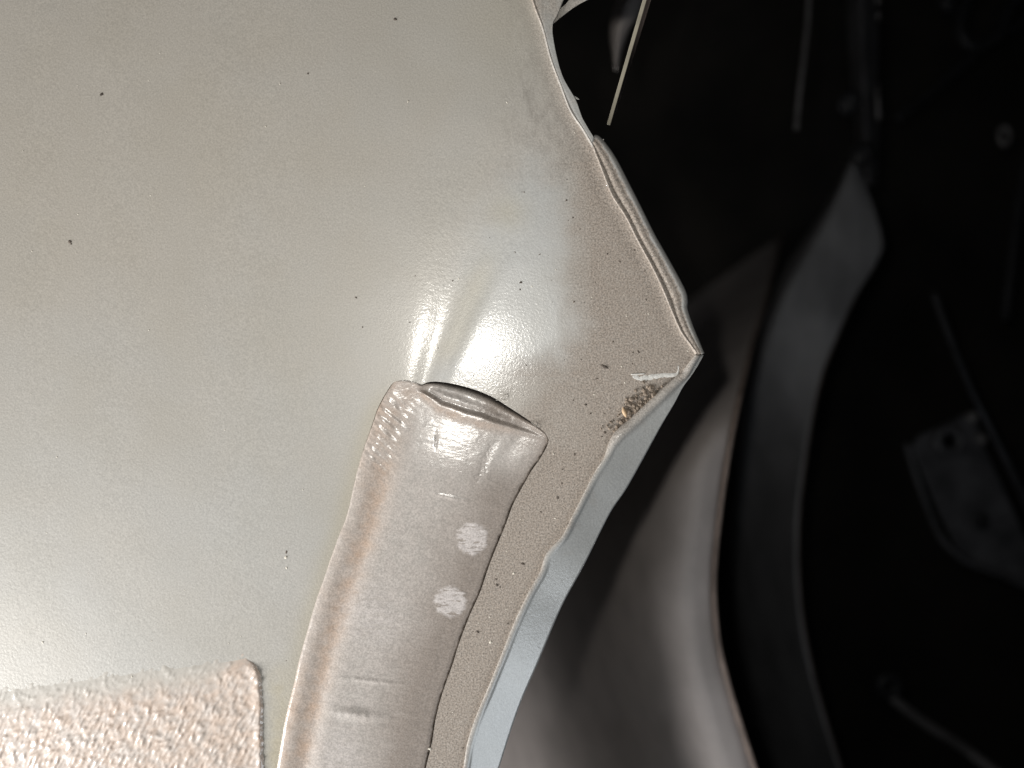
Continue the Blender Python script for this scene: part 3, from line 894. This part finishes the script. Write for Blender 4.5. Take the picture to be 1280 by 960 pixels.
arch2 = thing('wheel_arch_strip', P(960, 700, 0.2), 'dark blue grey arch strip curving down from the post, beside the brown rim', 'arch strip')
BL = [(1062, 205), (1035, 255), (1005, 300), (978, 345), (955, 400), (938, 460), (925, 520), (915, 600), (909, 660), (909, 720), (917, 790), (935, 870), (965, 965), (1010, 1080), (1080, 1250)]
BR = [(1070, 205), (1088, 255), (1100, 300), (1093, 330), (1068, 370), (1045, 420), (1023, 480), (1008, 560), (998, 640), (997, 710), (1003, 780), (1020, 860), (1052, 965), (1090, 1080), (1150, 1250)]
sheet('strip_face', BL, BR, 0.215, lambda w, X, Y: 0.03 * gauss(w, 0.08) - 0.003 * np.sin(np.pi * w) + 0.15 * (1 - w) * ss(330, 800, Y) + 0.0015 * fbm(X / 40, Y / 60, 3, 181), M_ARCH, arch2)
tube('edge_bead', [P(x, y, 0.217) for x, y in spline(BR[3:], n=70)], 0.0012, M_BEAD, arch2, 8)
tube('corner_bead', [P(x, y, 0.217) for x, y in spline([(1080, 235), (1088, 255), (1099, 296), (1100, 312), (1093, 330)], n=20)], [0.0006 + 0.0012 * math.sin(math.pi * i / 19) for i in range(20)], M_STEEL, arch2, 8)

post = thing('body_post', P(1080, 60, 0.25), 'dark ribbed upright post with two rubber plugs above the arch strip', 'post')
sheet('post_face', [(1058, -260), (1060, 0), (1066, 100), (1072, 170), (1078, 232)], [(1094, -260), (1096, 0), (1096, 100), (1096, 170), (1094, 232)], 0.235,
      lambda w, X, Y: -0.008 * np.sin(np.pi * w) - 0.004 * gauss(w - 0.45, 0.12), M_POST, post, 80, 24)
for (x, y, r) in ((1060, 130, 15), (1076, 196, 16)):
    g = disc('rubber_plug', P(x, y, 0.226), r * S * 2.2, 0.006, M_RUBBER, post)
    torus('plug_rim', P(x, y, 0.221), r * S * 1.5, 0.0016, M_DARKSTEEL, g)
for (y0, y1) in ((-6, 5), (15, 24), (106, 150)):
    tube('edge_clip', [P(1097, y0, 0.226), P(1097.5, (y0 + y1) / 2, 0.225), P(1098, y1, 0.226)], 0.0009, M_STEEL, post, 8)

tag(tube('brake_pipe', [P(x, y, 0.2) for x, y in spline([(1018, -200), (1011, 0), (1006, 60), (1000, 110), (995, 162)], n=40)], 0.0012, M_STEEL, None, 10),
    'thin grey pipe hanging at the top, left of the ribbed post', 'pipe')

# a flat bar standing just behind the panel's upper edge
bar = thing('flat_bar', P(780, 60, 0.004), 'thin beige flat bar with a square end slanting down from the top edge', 'bar')


def prism(name, quad, d0, d1, mat, parent):
    V = [P(x, y, d0) for x, y in quad] + [P(x, y, d1) for x, y in quad]
    F = [(0, 1, 2, 3), (7, 6, 5, 4)] + [(i, i + 4, (i + 1) % 4 + 4, (i + 1) % 4) for i in range(4)]
    o = link(name, V, F, mat, parent, False)
    b = o.modifiers.new('edge', 'BEVEL'); b.width = 0.0001; b.segments = 2
    return o


prism('bar_edge', [(867, -220), (758.3, 155.5), (762.6, 156.8), (872.5, -220)], 0.002, 0.0028, M_BAR, bar)
prism('bar_shaded_side', [(873.5, -220), (764, 150), (771, 138), (882, -220)], 0.010, 0.0108, M_BEAD, bar)  # the bar's dim side, its shade put into the dark brown colour

tab = thing('trim_tab', P(780, 20, 0.11), 'blurred pale rounded tab hanging left of the beige bar', 'tab')
TA = spline([(800, -120), (780, -20), (768, 15), (763, 42), (769, 88)], n=50); TB = spline([(826, -120), (806, -20), (797, 15), (785, 36), (776, 62), (770, 89)], n=50)
w = np.linspace(0, 1, 14)
X = TA[:, None, 0] * (1 - w) + TB[:, None, 0] * w; Y = TA[:, None, 1] * (1 - w) + TB[:, None, 1] * w
grid('tab_face', PN(X, Y, 0.11 - 0.006 * np.sin(np.pi * w)[None, :] + 0 * X), M_INNER, tab, thick=0.0006)
tube('tab_hem', [P(x, y, 0.112) for x, y in TB], [0.001 * (1 - 0.85 * i / 49) for i in range(50)], M_DARKSTEEL, tab, 8)

tag(torus('washer_ring', P(1255, 170, 0.26), 11 * S * 2.4, 0.0015, M_STEEL, None, sx=0.62, tilt=0.1), 'oval grey washer ring on the dark wall near the right edge', 'washer')

br = thing('mounting_bracket', P(1190, 600, 0.27), 'dark angled bracket with a round bolt hole and bright upper corner', 'bracket')
plate('bracket_plate', [(1140, 560), (1150, 545), (1208, 518), (1222, 530), (1232, 560), (1290, 690), (1290, 740), (1230, 712), (1200, 690), (1175, 640)], 0.27, 0.003, M_BRKT, br, hole=(1186, 551, 9))
torus('bolt_hole_rim', P(1186, 551, 0.267), 15 * S * 2.4, 0.003, M_BRKT, br)
for (x, y, r) in ((1213, 521, 7), (1224, 548, 6)):
    disc('rivet', P(x, y, 0.27), r * S * 2.4, 0.004, M_STEEL, br)
tube('bracket_lip', [P(x, y, 0.266) for x, y in spline([(1132, 555), (1150, 610), (1175, 670), (1205, 700), (1240, 715), (1300, 735)], n=40)], 0.0016, M_BRKT, br, 8)
disc('dark_plug', P(1226, 652, 0.27), 11 * S * 2.4, 0.002, M_RUBBER, br)

tag(tube('stay_rod', [P(x, y, 0.24) for x, y in spline([(1166, 365), (1190, 430), (1215, 490), (1245, 550), (1290, 640), (1340, 740)], n=40)], 0.0020, M_RODDARK, None, 12),
    'slanting round steel rod passing above the dark bracket', 'rod')
lv = thing('lever_rod', P(1110, 857, 0.3), 'dim rod with a rounded eye end in the bottom right corner', 'rod')
tube('rod_shaft', [P(x, y, 0.3) for x, y in spline([(1108, 866), (1150, 900), (1200, 932), (1260, 975), (1400, 1070)], n=30)], 0.0030, M_STEEL, lv, 12)
torus('rod_eye', P(1110, 857, 0.3), 11 * S * 2.6, 0.0035, M_DARKSTEEL, lv)

hose = thing('hose_hook', P(1240, 30, 0.3), 'dim hooked hose with a bracket end in the top right corner', 'hose')
tube('hose_bend', [P(x, y, 0.3) for x, y in spline([(1300, -30), (1262, 10), (1248, 45), (1215, 58), (1200, 35), (1210, -10), (1225, -60)], n=60)], 0.0034, M_DARKSTEEL, hose, 12)
tube('hose_collar', [P(1190, 15, 0.3), P(1182, 5, 0.298), P(1180, -10, 0.298)], [0.004, 0.005, 0.004], M_DARKSTEEL, hose, 12)
tag(tube('seam_ridge', [P(x, y, 0.33) for x, y in spline([(1290, 20), (1230, 60), (1170, 110), (1120, 150)], n=30)], 0.003, M_DARKSTEEL, None, 10),
    'long dark seam ridge slanting below the hose at upper right', 'ridge')
tag(tube('upright_pipe', [P(x, y, 0.3) for x, y in spline([(1288, 180), (1276, 240), (1266, 310), (1256, 400)], n=30)], 0.003, M_DARKSTEEL, None, 10),
    'dim upright pipe below the washer ring at the right edge', 'pipe')

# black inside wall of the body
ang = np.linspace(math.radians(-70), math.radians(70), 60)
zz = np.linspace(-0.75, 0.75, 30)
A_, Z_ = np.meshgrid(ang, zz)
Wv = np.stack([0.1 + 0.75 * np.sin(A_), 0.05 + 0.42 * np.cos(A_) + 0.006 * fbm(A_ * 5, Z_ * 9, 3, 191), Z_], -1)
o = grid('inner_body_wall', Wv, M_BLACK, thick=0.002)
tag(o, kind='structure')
